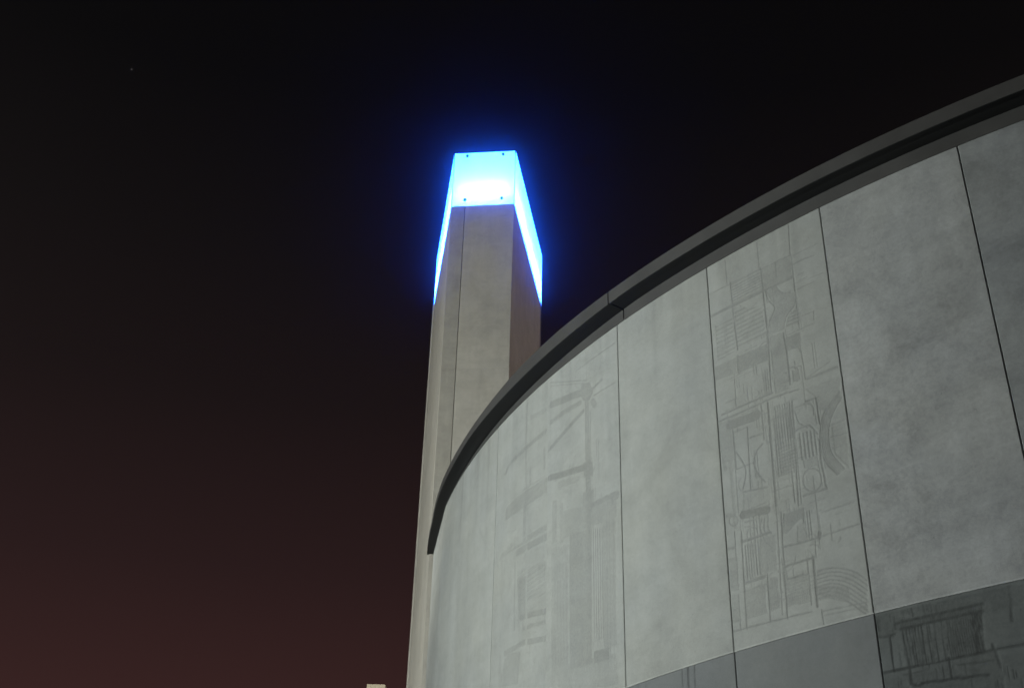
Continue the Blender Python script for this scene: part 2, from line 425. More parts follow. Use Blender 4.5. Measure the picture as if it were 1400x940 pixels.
('p',[(1.232,6.86),(1.402,6.857),(1.58,6.801),(1.722,6.713),(1.83,6.602),(1.777,6.233),(1.574,6.428),(1.459,6.514),(1.336,6.562),(1.193,6.556)],0,0.12,{}),
('l',[(1.232,6.86),(1.402,6.857),(1.58,6.801),(1.722,6.713),(1.83,6.602)],0.012,0.75,{}),
('l',[(1.226,6.816),(1.392,6.815),(1.562,6.76),(1.701,6.672),(1.823,6.549)],0.012,0.75,{}),
('l',[(1.221,6.772),(1.383,6.772),(1.545,6.719),(1.679,6.631),(1.815,6.496)],0.012,0.75,{}),
('l',[(1.215,6.729),(1.373,6.73),(1.528,6.678),(1.658,6.591),(1.807,6.443)],0.012,0.75,{}),
('l',[(1.21,6.685),(1.364,6.688),(1.511,6.637),(1.637,6.55),(1.8,6.39)],0.012,0.75,{}),
('l',[(1.204,6.642),(1.354,6.646),(1.493,6.596),(1.616,6.509),(1.792,6.338)],0.012,0.75,{}),
('l',[(1.199,6.599),(1.345,6.604),(1.476,6.555),(1.595,6.468),(1.785,6.285)],0.012,0.75,{}),
('l',[(1.193,6.556),(1.336,6.562),(1.459,6.514),(1.574,6.428),(1.777,6.233)],0.012,0.75,{}),
('l',[(1.238,6.683),(1.225,6.536)],0.01,0.55,{}),
('l',[(1.253,6.681),(1.24,6.535)],0.01,0.55,{}),
('l',[(1.268,6.678),(1.255,6.534)],0.01,0.55,{}),
('l',[(1.283,6.676),(1.27,6.532)],0.01,0.55,{}),
('l',[(1.297,6.673),(1.285,6.531)],0.01,0.55,{}),
('l',[(1.312,6.671),(1.3,6.53)],0.01,0.55,{}),
('l',[(1.327,6.668),(1.314,6.529)],0.01,0.55,{}),
('l',[(1.341,6.666),(1.329,6.527)],0.01,0.55,{}),
('l',[(1.356,6.663),(1.344,6.526)],0.01,0.55,{}),
('l',[(1.371,6.661),(1.358,6.52)],0.01,0.55,{}),
('l',[(1.385,6.658),(1.372,6.514)],0.01,0.55,{}),
('l',[(1.4,6.653),(1.386,6.508)],0.01,0.55,{}),
('l',[(1.414,6.648),(1.4,6.502)],0.01,0.55,{}),
('l',[(1.428,6.643),(1.414,6.496)],0.01,0.55,{}),
('l',[(1.442,6.638),(1.428,6.49)],0.01,0.55,{}),
('l',[(1.456,6.634),(1.442,6.484)],0.01,0.55,{}),
('l',[(1.47,6.629),(1.456,6.478)],0.01,0.55,{}),
('l',[(1.484,6.624),(1.47,6.472)],0.01,0.55,{}),
('l',[(1.498,6.619),(1.484,6.467)],0.01,0.55,{}),
('l',[(1.512,6.614),(1.497,6.461)],0.01,0.55,{}),
('l',[(1.526,6.609),(1.511,6.455)],0.01,0.55,{}),
('l',[(1.54,6.604),(1.525,6.449)],0.01,0.55,{}),
('l',[(1.554,6.6),(1.539,6.443)],0.01,0.55,{}),
('l',[(1.568,6.595),(1.552,6.437)],0.01,0.55,{}),
('l',[(1.582,6.59),(1.566,6.432)],0.01,0.55,{}),
('l',[(1.596,6.585),(1.58,6.426)],0.01,0.55,{}),
('l',[(1.238,6.399),(1.806,6.372)],0.014,0.55,{}),
('l',[(1.252,6.35),(1.756,6.327)],0.012,0.45,{}),
('l',[(1.24,6.419),(1.247,6.236)],0.012,0.6,{}),
('p',[(1.67,6.347),(1.802,6.348),(1.805,6.243)],0,0.6,{})],-1:[
('l',[(0.072,11.496),(1.069,11.044)],0.02,0.35,{}),
('l',[(0.073,11.429),(0.992,11.037)],0.014,0.35,{}),
('p',[(0.973,11.034),(1.163,10.968),(1.252,10.762),(1.158,10.67),(0.989,10.736),(0.913,10.897)],0,0.5,{}),
('l',[(1.084,10.754),(1.109,9.797),(1.118,8.007)],0.09,0.35,{}),
('l',[(1.046,10.734),(1.06,8.897)],0.012,0.4,{}),
('l',[(1.174,10.49),(1.166,8.858)],0.01,0.4,{}),
('l',[(0.913,10.897),(0.078,11.09)],0.12,0.4,{}),
('l',[(0.912,10.735),(0.491,10.78),(0.083,10.778)],0.08,0.35,{}),
('l',[(0.987,10.551),(0.046,10.326)],0.07,0.45,{}),
('l',[(1.216,10.817),(1.472,10.869)],0.05,0.35,{}),
('l',[(1.269,10.692),(1.78,10.674)],0.02,0.35,{}),
('l',[(1.285,10.525),(1.231,10.611)],0.1,0.3,{}),
('l',[(0.798,11.338),(1.801,11.336)],0.02,0.35,{}),
('l',[(1.075,11.55),(1.088,11.029)],0.01,0.3,{}),
('l',[(0.054,9.841),(0.555,9.718),(1.033,9.617)],0.1,0.5,{}),
('p',[(0.978,9.71),(1.215,9.636),(1.228,9.399),(1.013,9.462)],0,0.5,{}),
('l',[(0.353,9.61),(0.845,9.506)],0.1,0.2,{}),
('p',[(0.974,9.247),(1.242,9.188),(1.232,8.613),(0.967,8.664)],0,0.35,{}),
('l',[(1.22,8.938),(1.756,8.903)],0.13,0.4,{}),
('l',[(0.47,8.809),(0.914,8.772)],0.11,-0.5,{}),
('l',[(1.219,8.85),(1.591,8.844)],0.11,-0.5,{}),
('p',[(0.146,9.419),(0.272,9.393),(0.279,8.731),(0.155,8.752)],0,0.35,{}),
('p',[(0.355,9.302),(0.456,9.286),(0.459,8.667),(0.36,8.679)],0,0.3,{}),
('p',[(0.356,9.162),(1.754,8.86),(1.746,8.592),(0.359,8.725)],0,0.3,{}),
('p',[(0.633,8.717),(1.18,8.615),(1.148,6.71),(0.632,6.764)],0,0.45,{}),
('l',[(1.214,8.598),(1.22,7.035)],0.01,0.5,{}),
('l',[(1.266,8.579),(1.269,7.022)],0.01,0.5,{}),
('l',[(1.317,8.561),(1.317,7.008)],0.01,0.5,{}),
('l',[(1.367,8.544),(1.365,6.995)],0.01,0.5,{}),
('l',[(1.417,8.526),(1.413,6.982)],0.01,0.5,{}),
('l',[(0.198,8.624),(0.258,6.962)],0.01,0.35,{}),
('l',[(0.28,8.595),(0.335,6.942)],0.01,0.35,{}),
('l',[(0.361,8.567),(0.411,6.922)],0.01,0.35,{}),
('l',[(0.44,8.539),(0.486,6.902)],0.01,0.35,{}),
('l',[(0.518,8.512),(0.56,6.883)],0.01,0.35,{}),
('p',[(0.136,8.668),(0.576,8.581),(0.596,6.823),(0.162,6.876)],0,0.25,{}),
('p',[(1.439,8.757),(1.718,8.71),(1.688,6.831),(1.425,6.842)],0,0.3,{}),
('l',[(1.522,8.727),(1.496,6.546)],0.01,0.4,{}),
('l',[(1.587,8.704),(1.557,6.531)],0.01,0.4,{}),
('l',[(1.668,8.674),(1.632,6.512)],0.01,0.4,{}),
('p',[(1.2,6.863),(1.535,6.833),(1.53,6.68),(1.197,6.698)],0,0.6,{}),
('l',[(0.928,6.562),(1.572,6.518)],0.1,-0.4,{}),
('l',[(0.375,6.65),(0.791,6.615)],0.08,-0.4,{}),
('p',[(0.161,6.917),(1.684,6.708),(1.701,6.309),(0.167,6.532)],0,0.25,{}),
('l',[(0.039,12.089),(0.063,9.274),(0.087,6.652)],0.012,-0.6,{})],-2:[
('l',[(1.148,11.497),(1.126,10.773),(1.199,9.552)],0.05,0.2,{}),
('l',[(1.779,10.696),(1.129,10.693),(0.536,10.669),(0.397,10.585)],0.08,0.4,{}),
('l',[(1.74,10.421),(1.747,10.067)],0.05,0.35,{}),
('l',[(1.288,11.173),(1.749,11.086)],0.08,0.25,{}),
('l',[(1.295,10.26),(1.305,10.004)],0.06,0.3,{}),
('p',[(1.839,9.93),(1.845,9.636),(1.096,9.667),(0.397,9.72),(0.44,9.931),(1.081,9.997)],0,0.45,{}),
('l',[(1.119,9.707),(1.139,9.236)],0.1,0.35,{}),
('l',[(1.84,9.905),(1.184,9.954),(0.379,9.981)],0.03,-0.3,{}),
('l',[(1.866,9.082),(1.119,9.123)],0.07,0.35,{}),
('l',[(1.869,8.918),(0.899,9.001)],0.11,0.4,{}),
('l',[(0.706,9.192),(0.264,9.147)],0.07,0.3,{}),
('p',[(0.914,8.699),(1.802,8.53),(1.812,8.035),(0.992,8.141)],0,0.2,{'h':0.1,'d':'h'}),
('p',[(0.92,8.579),(1.264,8.508),(1.287,7.913),(1.001,7.946)],0,0.45,{}),
('l',[(1.838,7.776),(1.075,7.923)],0.09,0.45,{}),
('l',[(1.866,7.372),(1.188,7.503),(0.544,7.523)],0.08,0.4,{}),
('l',[(1.82,7.62),(1.178,7.725)],0.06,0.3,{}),
('p',[(0.545,7.5),(1.099,7.398),(1.026,6.936),(0.471,7.048)],0,0.3,{}),
('l',[(1.199,9.552),(1.284,6.817)],0.06,-0.2,{}),
('l',[(0.83,8.846),(0.861,7.798)],0.04,0.25,{}),
('l',[(0.294,9.136),(1.856,9.039)],0.03,0.3,{}),
('l',[(1.725,11.097),(1.756,8.636),(1.779,6.692)],0.012,-0.3,{})]}
BASE_RELIEF={0:[
('l',[(1.021,6.24),(1.017,5.824)],0.015,0.6,{}),
('l',[(1.119,6.235),(1.113,5.803)],0.03,0.8,{}),
('l',[(1.228,6.227),(1.218,5.781)],0.02,0.8,{}),
('l',[(0.37,6.214),(0.385,5.96)],0.01,0.4,{})],2:[
('l',[(0.223,6.077),(0.703,6.069),(1.16,6.071)],0.03,0.7,{}),
('l',[(0.266,6.011),(0.726,6.002),(1.148,6.006)],0.03,0.7,{}),
('p',[(0.225,6.088),(1.162,6.084),(1.148,6.006),(0.265,6.005)],0,0.5,{'h':0.03,'d':'v'}),
('p',[(0.282,6.001),(1.148,6.006),(1.099,5.607),(0.315,5.604)],0,0.14,{}),
('l',[(0.283,6.006),(0.298,5.794),(0.297,5.59)],0.009,0.8,{}),
('l',[(0.321,6.005),(0.334,5.794),(0.333,5.59)],0.009,0.8,{}),
('l',[(0.361,6.005),(0.372,5.794),(0.37,5.59)],0.009,0.8,{}),
('l',[(0.39,6.004),(0.4,5.794),(0.398,5.591)],0.009,0.8,{}),
('l',[(0.421,6.004),(0.429,5.794),(0.427,5.591)],0.009,0.8,{}),
('l',[(0.459,6.003),(0.464,5.795),(0.462,5.591)],0.009,0.8,{}),
('l',[(0.493,6.003),(0.497,5.795),(0.494,5.592)],0.009,0.8,{}),
('l',[(0.558,6.002),(0.557,5.795),(0.554,5.592)],0.009,0.8,{}),
('l',[(0.634,6.001),(0.629,5.795),(0.625,5.593)],0.009,0.8,{}),
('l',[(0.709,6.0),(0.7,5.796),(0.695,5.594)],0.009,0.62,{}),
('l',[(0.772,6.0),(0.759,5.796),(0.754,5.595)],0.009,0.62,{}),
('l',[(0.8,6.0),(0.786,5.797),(0.78,5.595)],0.009,0.62,{}),
('l',[(0.828,5.999),(0.812,5.797),(0.807,5.596)],0.009,0.62,{}),
('l',[(0.854,5.999),(0.837,5.797),(0.831,5.596)],0.009,0.62,{}),
('l',[(0.877,5.999),(0.859,5.797),(0.853,5.597)],0.009,0.62,{}),
('l',[(0.899,5.999),(0.88,5.798),(0.874,5.597)],0.009,0.62,{}),
('l',[(0.922,5.999),(0.902,5.798),(0.895,5.597)],0.009,0.62,{}),
('l',[(0.946,5.999),(0.925,5.798),(0.918,5.598)],0.009,0.62,{}),
('l',[(0.971,5.999),(0.947,5.799),(0.941,5.598)],0.009,0.62,{}),
('l',[(0.995,5.999),(0.97,5.799),(0.963,5.599)],0.009,0.62,{}),
('l',[(1.019,5.999),(0.993,5.799),(0.986,5.599)],0.009,0.62,{}),
('l',[(1.038,5.998),(1.011,5.799),(1.004,5.599)],0.009,0.62,{}),
('l',[(1.057,5.998),(1.03,5.8),(1.022,5.6)],0.009,0.62,{}),
('l',[(1.077,5.998),(1.048,5.8),(1.04,5.6)],0.009,0.62,{}),
('l',[(1.096,5.998),(1.066,5.8),(1.058,5.601)],0.009,0.62,{}),
('l',[(1.115,5.998),(1.084,5.8),(1.076,5.601)],0.009,0.62,{}),
('l',[(1.134,5.998),(1.102,5.801),(1.094,5.601)],0.009,0.62,{}),
('p',[(1.035,5.999),(1.131,6.002),(1.106,5.606),(1.012,5.601)],0,0.75,{'h':0.03,'d':'v'}),
('l',[(-0.007,5.978),(0.117,5.963),(0.206,5.968)],0.025,0.7,{}),
('l',[(0.144,5.965),(0.134,5.584)],0.015,0.9,{}),
('l',[(0.0,5.599),(0.314,5.597),(0.59,5.59),(1.09,5.601)],0.025,0.8,{}),
('l',[(0.005,6.181),(0.038,6.038)],0.03,0.7,{}),
('l',[(0.042,6.189),(0.049,6.053)],0.02,0.5,{}),
('l',[(0.216,6.149),(0.21,6.017)],0.02,0.6,{}),
('l',[(0.307,5.606),(0.3,5.433),(0.383,5.394),(0.42,5.418),(1.096,5.378)],0.03,0.8,{}),
('l',[(0.726,5.618),(0.732,5.414)],0.025,0.8,{}),
('l',[(1.09,5.601),(1.191,5.604),(1.484,5.601)],0.025,0.7,{}),
('l',[(1.185,5.652),(1.22,5.43)],0.03,0.6,{}),
('l',[(0.807,5.524),(1.165,5.502)],0.02,0.6,{}),
('p',[(0.312,5.589),(0.721,5.588),(0.727,5.431),(0.306,5.44)],0,0.2,{}),
('p',[(-0.001,5.595),(0.296,5.595),(0.278,5.374),(-0.006,5.38)],0,0.2,{}),
('p',[(0.752,5.581),(1.226,5.582),(1.229,5.353),(0.747,5.365)],0,0.25,{}),
('p',[(0.308,5.4),(1.243,5.351),(1.217,5.131),(0.314,5.228)],0,0.3,{}),
('p',[(0.603,6.177),(0.786,6.16),(0.776,6.105),(0.594,6.121)],0,0.4,{'h':0.04,'d':'v'}),
('p',[(0.295,6.198),(0.417,6.195),(0.412,6.163),(0.298,6.164)],0,0.4,{}),
('p',[(-0.011,6.201),(1.596,6.179),(1.557,5.981),(-0.026,5.969)],0,0.2,{}),
('l',[(1.446,6.181),(1.418,5.854)],0.03,0.4,{}),
('l',[(1.369,6.182),(1.39,6.129)],0.02,0.3,{})],3:[
('l',[(-0.564,5.593),(-0.369,5.601)],0.025,0.7,{}),
('l',[(-0.424,6.049),(-0.286,6.03)],0.02,0.5,{}),
('p',[(-0.395,6.003),(-0.291,6.004),(-0.33,5.801),(-0.409,5.848)],0,0.3,{}),
('p',[(-0.642,5.341),(-0.314,5.342),(-0.365,5.086),(-0.68,5.139)],0,0.5,{'h':0.05,'d':'v'})]}


# ---------------------------------------------------------------- ground
S = 3000
g = mesh_obj("ground", [(-S, -S, 0), (S, -S, 0), (S, S, 0), (-S, S, 0)], [(0, 1, 2, 3)], M_ASPH)
tag(g, "dark asphalt ground around the wall and tower, below the picture", "ground", "structure")

# ---------------------------------------------------------------- curved wall
CX, CY, R = 17.0, 25.66, 18.56
A0, DA = math.radians(-146.4), math.radians(5.72)
ZB, ZT = 4.63 + EYE, 10.0 + EYE
PW = DA * R

def cyl(th, r, z):
    return np.stack([CX + r * np.cos(th), CY + r * np.sin(th), z], -1)

def seg_dist(S_, Z_, a, b):
    ax, az = a; bx, bz = b
    dx, dz = bx - ax, bz - az
    L2 = dx * dx + dz * dz + 1e-9
    t = np.clip(((S_ - ax) * dx + (Z_ - az) * dz) / L2, 0, 1)
    return np.hypot(S_ - ax - t * dx, Z_ - az - t * dz)

def in_poly(S_, Z_, pts):
    ins = np.zeros(S_.shape, bool)
    n = len(pts)
    for i in range(n):
        x0, y0 = pts[i]; x1, y1 = pts[(i + 1) % n]
        if abs(y1 - y0) < 1e-9: continue
        c = ((y0 > Z_) != (y1 > Z_)) & (S_ < (x1 - x0) * (Z_ - y0) / (y1 - y0) + x0)
        ins ^= c
    return ins

def blur(A):
    P = np.pad(A, 1, mode='edge')
    return (P[:-2, 1:-1] + P[2:, 1:-1] + P[1:-1, :-2] + P[1:-1, 2:] + 2 * A) / 6

def relief(feats, S_, Z_, depth=.007, gain=1.0):
    """raster the cast drawing: sunk lines, sunk roughened fields, ribs; returns depth (m) and wear"""
    D = np.zeros(S_.shape); Wr = np.zeros(S_.shape)
    for kind, pts, w, amt, k in feats:
        if kind == 'l':
            m = np.full(S_.shape, 9.0)
            if gain == 1.0: pts = rounded(pts)
            for a, b in zip(pts[:-1], pts[1:]):
                m = np.minimum(m, seg_dist(S_, Z_, a, b))
            hw = max(w, .011) / 2
            f = np.clip((hw + .004 - m) / .007, 0, 1)
            if amt > 0:
                D = np.maximum(D, f * depth * min(1, amt + .3)); Wr = np.maximum(Wr, f * gain * amt * (.80 if w < .02 else .66))
            else:
                D = D * (1 - f) - f * depth * .8 * -amt; Wr = Wr * (1 - f) - f * .22 * -amt
        else:
            ins = in_poly(S_, Z_, pts).astype(float)
            e = ins
            if 'h' in k:
                q = (Z_ if k['d'] == 'h' else S_)
                ph = np.abs(((q / (k['h'] * .72)) % 1) - .5) * 2
                rib = np.clip((ph - .35) * 3, 0, 1)
                D = np.maximum(D, e * depth * (.15 + .85 * rib)); Wr = np.maximum(Wr, e * gain * amt * (.20 + .50 * rib))
            else:
                D = np.maximum(D, e * depth * .6); Wr = np.maximum(Wr, e * gain * amt * .50)
    return D, Wr

def end_set_back(th):
    # the last panel at the far end is straight, a chord of the curve
    return np.interp(np.degrees(th), [-176, -174.1, -172.2, -170.3, -168.5], [0, .03, .04, .03, 0.0])

def rounded(pts):
    """Catmull-Rom curve through the points of an arc"""
    if len(pts) < 4 or len(pts) > 12: return pts
    P = [pts[0]] + list(pts) + [pts[-1]]
    out = []
    for k in range(1, len(P) - 2):
        p0, p1, p2, p3 = P[k - 1:k + 3]
        for t in (0, .25, .5, .75):
            out.append(tuple(.5 * (2 * b + (c - a) * t + (2 * a - 5 * b + 4 * c - d) * t * t + (3 * b - a - 3 * c + d) * t ** 3)
                             for a, b, c, d in zip(p0, p1, p2, p3)))
    return out + [pts[-1]]

def etch(i, base_):
    """the many fine secondary strokes between the main figures of the cast drawing"""
    rg = random.Random(70 + i + (500 if base_ else 0))
    out = []
    if base_:
        if i != 2: return out
        for _ in range(330):
            x = rg.uniform(.10, 1.78); z = rg.uniform(4.6, 6.15); h = rg.uniform(.03, .16)
            if x > .92 and z > 5.4: continue
            out.append(('l', [(x, z), (x, min(z + h, 6.2))], .008, rg.uniform(.25, .7), {}))
        for _ in range(40):
            x = rg.uniform(.1, 1.5); z = rg.uniform(4.6, 6.1); h = rg.uniform(.06, .35)
            if x > .8 and z > 5.4: continue
            out.append(('l', [(x, z), (x + h, z)], .008, rg.uniform(.25, .55), {}))
        return out
    n = {1: 230, -1: 70, -2: 45}[i]
    for _ in range(n):
        z = rg.uniform(6.6, 10.9) if i == 1 else rg.uniform(6.3, 9.9)
        x = rg.gauss(.78, .34) if i == 1 else rg.uniform(.15, 1.7)
        if not .06 < x < 1.6: continue
        a = rg.uniform(.15, .5) * (1.0 if i == 1 else .6)
        q = rg.random(); h = rg.uniform(.05, .38)
        if q < .5:
            out.append(('l', [(x, z), (x, z + h)], .008, a, {}))
            if rg.random() < .5: out.append(('l', [(x + .035, z), (x + .035, z + h)], .008, a * .8, {}))
        elif q < .85: out.append(('l', [(x, z), (x + h * .8, z)], .008, a, {}))
        else:
            r = rg.uniform(.04, .16); t0 = rg.uniform(0, 6.3); t1 = t0 + rg.uniform(1.2, 3.2)
            out.append(('l', [(x + r * math.cos(t0 + (t1 - t0) * k / 8), z + r * math.sin(t0 + (t1 - t0) * k / 8)) for k in range(9)], .008, a, {}))
    return out

def make_panel(name, i, z0, z1, r, mat, parent, feats=None, gl=.008, gr=.008, gz0=.004, gz1=.0, thick=.15, ds=None, dz=None):
    ch = .007
    sa, sb, za, zb = gl, PW - gr, z0 + gz0, z1 - gz1
    if feats:
        ns, nz = int((sb - sa) / (ds or .0085)), int((zb - za) / (dz or .0115))
    else:
        ns, nz = 40, 30
    s = np.concatenate([[sa], np.linspace(sa + ch, sb - ch, ns), [sb]])
    z = np.concatenate([[za], np.linspace(za + (.016 if name == 'concrete_panel' else ch), zb - ch, nz), [zb]])
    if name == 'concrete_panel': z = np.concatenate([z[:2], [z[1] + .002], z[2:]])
    SS, ZZ = np.meshgrid(s, z)
    D = np.zeros(SS.shape); Wr = np.zeros(SS.shape)
    if feats:
        base_ = name == "base_panel"
        D, Wr = relief(list(feats) + etch(i, base_), SS, ZZ, .007, 1.35 if base_ else (1.25 if i == -1 else 1.0))
        D = blur(D)
        rg = np.random.default_rng(40 + i)
        fine = rg.random(Wr.shape) - .5
        Wr = Wr + np.where(Wr > .02, fine * .30, fine * .05)
        Wr = .5 * blur(Wr) + .5 * Wr
    if name == "concrete_panel":
        # rain streaks of uneven length running down from the coping
        rs = np.random.default_rng(900 + i)
        knots = np.linspace(0, PW, 24)
        amp = np.interp(s, knots, np.clip(rs.normal(.10, .12, 24), 0, .4)); ln = np.interp(s, knots, rs.uniform(.15, 1.5, 24))
        Wr = Wr + amp[None, :] * np.exp(-(zb - ZZ) / ln[None, :])
    edge = np.zeros(SS.shape, bool); edge[0] = edge[-1] = True; edge[:, 0] = edge[:, -1] = True
    D[edge] = ch; Wr[edge] = -.08
    D[:, 0] = max(0, min(ch, gl)); D[:, -1] = max(0, min(ch, gr))
    if name == "concrete_panel": D[0] = .004; D[1] = 0; Wr[0] = -.55; Wr[1] = -.55  # pale lower bevel: light on the edge is put into the colour
    th = A0 + i * DA + SS / R
    D = D + end_set_back(th)
    V = cyl(th, r - D, ZZ).reshape(-1, 3)
    n_s, n_z = len(s), len(z)
    idx = np.arange(n_s * n_z).reshape(n_z, n_s)
    F = np.stack([idx[:-1, :-1], idx[:-1, 1:], idx[1:, 1:], idx[1:, :-1]], -1).reshape(-1, 4)
    # sides
    ring = np.concatenate([idx[0, :], idx[1:, -1], idx[-1, -2::-1], idx[-2:0:-1, 0]])
    Sr, Zr = SS.ravel()[ring], ZZ.ravel()[ring]
    back = cyl(A0 + i * DA + Sr / R, np.full(len(Sr), r - thick), Zr)
    nb = len(V); V = np.concatenate([V, back])
    m = len(ring); kx = np.arange(m); k2 = (kx + 1) % m
    F2 = np.stack([ring[kx], nb + kx, nb + k2, ring[k2]], -1)
    W2 = np.concatenate([Wr.ravel(), np.zeros(m)])
    # the theta direction runs the panel from left to right, seen from outside
    return grid_obj(name, V, np.concatenate([F, F2]), mat, parent, W2)

wall = empty("curved_wall", (0, 0, 0))
tag(wall, "tall curved wall of grey concrete panels with engraved machine drawings under a dark metal coping", "wall")
TIGHT = {-1: 'l', -2: 'r'}
I0, I1 = -5, 11
for i in range(I0, I1):
    tl = i in (-1, -3, -4); tr = i in (-2, -4, -5)
    gl = .0012 if tl else .0065; gr = .0012 if tr else .0065
    if i == -1: gl = .0005
    if i == -2: gr = .0005; gl = .010
    if i == -3: gr = .006
    if i == -5: gl = -math.radians(.95) * R
    mt = M_WALL_DIM if i >= 3 else (M_WALL_B if i == 2 else M_WALL)
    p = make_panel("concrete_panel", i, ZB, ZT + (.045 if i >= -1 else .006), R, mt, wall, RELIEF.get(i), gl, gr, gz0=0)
    if i == 1: p["label"] = "pale panel crowded with engraved pipes, columns and arcs"
    if i in (-1, -2): p["label"] = "pale panel with a faint engraved machine drawing"
    bm_ = M_BASE_R if i in (2, 3) else (M_BASE if i >= 1 else M_BASE)
    q = make_panel("base_panel", i, 0.0, ZB, R - .006, bm_, wall, BASE_RELIEF.get(i), gl, gr, gz0=0, gz1=.001,
                   ds=.012, dz=.02 if i != 2 else .014)
    if i == 2: q["label"] = "dark rough base panel engraved with a row of bars"

def sweep(name, prof, th0, th1, n, mat, parent):
    """profile of (r, z) swept round the wall's centre, ends capped; the profile may change along the way"""
    V, F = [], []
    for j in range(n + 1):
        th = th0 + (th1 - th0) * j / n
        pr = prof(math.degrees(th)) if callable(prof) else prof
        m = len(pr)
        for r, z in pr:
            V.append((CX + r * math.cos(th), CY + r * math.sin(th), z))
    for j in range(n):
        for k in range(m):
            a = j * m + k; b = j * m + (k + 1) % m
            F.append((a, b, b + m, a + m))
    F.append(tuple(range(m))[::-1]); F.append(tuple(n * m + k for k in range(m)))
    return mesh_obj(name, V, F, mat, parent)

TH0 = math.radians(-175.95)
THE = A0 + I1 * DA
core = sweep("backing_wall", lambda t: [(R - .225, 0), (R - .225, ZT + .004), (R - .48, ZT + .004), (R - .48, 0)], TH0 + .0006, THE, 90, M_CORE, wall)
# coping: cover strip, soffit and fascia, in lengths that butt with an open joint; it thins towards the far end
CJ = math.radians(-145.87); CL = math.radians(30.08)
def c_hs(t): return float(np.interp(t, [-170, -165, -162, -159, -154, -148, -145, -141, -135, -127], [.012, .016, .045, .085, .125, .175, .204, .210, .228, .236]))
def c_zb(t): return float(np.interp(t, [-150, -141, -135, -127], [0, .018, .028, .031]))
def c_ro(t): return float(np.interp(t, [-176, -171, -166, -160, -150, -141, -127], [.135, .15, .24, .29, .30, .30, .305]))
def c_zt(t): return float(np.interp(t, [-176, -170, -166, -160, -154, -150, -141, -135, -127], [.085, .085, .12, .19, .33, .375, .392, .408, .42]))
def c_ri(t): return -float(end_set_back(math.radians(t)))
def soffit_prof(t):
    zs, ro, zt, ri = ZT + c_hs(t), c_ro(t) - .015, ZT + c_zt(t) - .006, c_ri(t)
    return [(R - .50, zs), (R + ri + .0, zs), (R + ro - .03, zs), (R + ro - .028, zs - .016), (R + ro, zs - .016), (R + ro, zt), (R - .50, zt + .03)]
def fascia_prof(t):
    zs, ro, zt = ZT + c_hs(t), c_ro(t), ZT + c_zt(t)
    return [(R + ro - .014, zs - .022), (R + ro, zs - .022), (R + ro, zt), (R + ro - .014, zt)]
def strip_prof(t):
    zs, ri = ZT + c_hs(t), c_ri(t)
    zb = ZT + c_zb(t)
    return [(R + ri + .001, zb), (R + ri + .011, zb), (R + ri + .011, zs - .001), (R + ri + .001, zs - .001)]
for j, (a, b) in enumerate([(CJ - CL, CJ), (CJ, CJ + CL), (CJ + CL, THE)]):
    a2, b2 = a + .0006, b - .0006
    n = 64
    cp = sweep("coping", soffit_prof, a2, b2, n, M_SOFFIT, wall)
    sweep("cover_strip", strip_prof, a2, b2, n, M_COPE, cp)
    sweep("fascia", fascia_prof, a2, b2, n, M_COPE, cp)

# ---------------------------------------------------------------- tower
K = 22.0
FL, FR = (-.0834 * K, 1.2675 * K), (-.0024 * K, 1.2578 * K)
BR, BL = (.0406 * K, 1.492 * K), (-.1151 * K, 1.5038 * K)
JX = (-.0655 * K, (1.2675 - .0097 * (.0834 - .0655) / .081) * K)
TZ, GZ = 22.0 + EYE, 1.088 * 22.0 + EYE
tower = empty("tower", (0, 0, 0))
tag(tower, "slim grey concrete tower with glowing blue glass top, standing behind the curved wall", "tower")
rows = [(0, 2.1), (2.1, 7.47), (7.47, 12.84), (12.84, 18.21), (18.21, TZ)]

def slab(name, p, q, z0, z1, mat, parent, t=.2, g=.004, ch=.01, nx=2, nz=2, m0=None, m1=None):
    """flat panel between plan points p and q, its face outwards (right of p->q is outside), bevelled edges"""
    p, q = Vector(p), Vector(q)
    d = (q - p); Lx = d.length; d.normalize(); nrm = Vector((d.y, -d.x))
    g0 = g if m0 is None else m0; g1 = g if m1 is None else m1
    xs = [g0, g0 + ch, Lx - g1 - ch, Lx - g1]; zz = [z0 + g / 4, z0 + g / 4 + .005, z1 - g / 4 - .005, z1 - g / 4]
    V, F = [], []
    for a, z in enumerate(zz):
        for b, x in enumerate(xs):
            e = ch if b in (0, 3) else (.003 if a in (0, 3) else 0)
            P = p + d * x - nrm * e
            V.append((P.x, P.y, z))
    for a in range(3):
        for b in range(3):
            k = a * 4 + b; F.append((k, k + 1, k + 5, k + 4))
    ring = [0, 1, 2, 3, 7, 11, 15, 14, 13, 12, 8, 4]
    nb = len(V)
    for k in ring:
        v = V[k]; x = xs[k % 4]; P = p + d * x - nrm * t; V.append((P.x, P.y, v[2]))
    for k in range(12):
        F.append((ring[k], nb + k, nb + (k + 1) % 12, ring[(k + 1) % 12]))
    F.append(tuple(nb + k for k in range(12))[::-1])
    return mesh_obj(name, V, F, mat, parent)

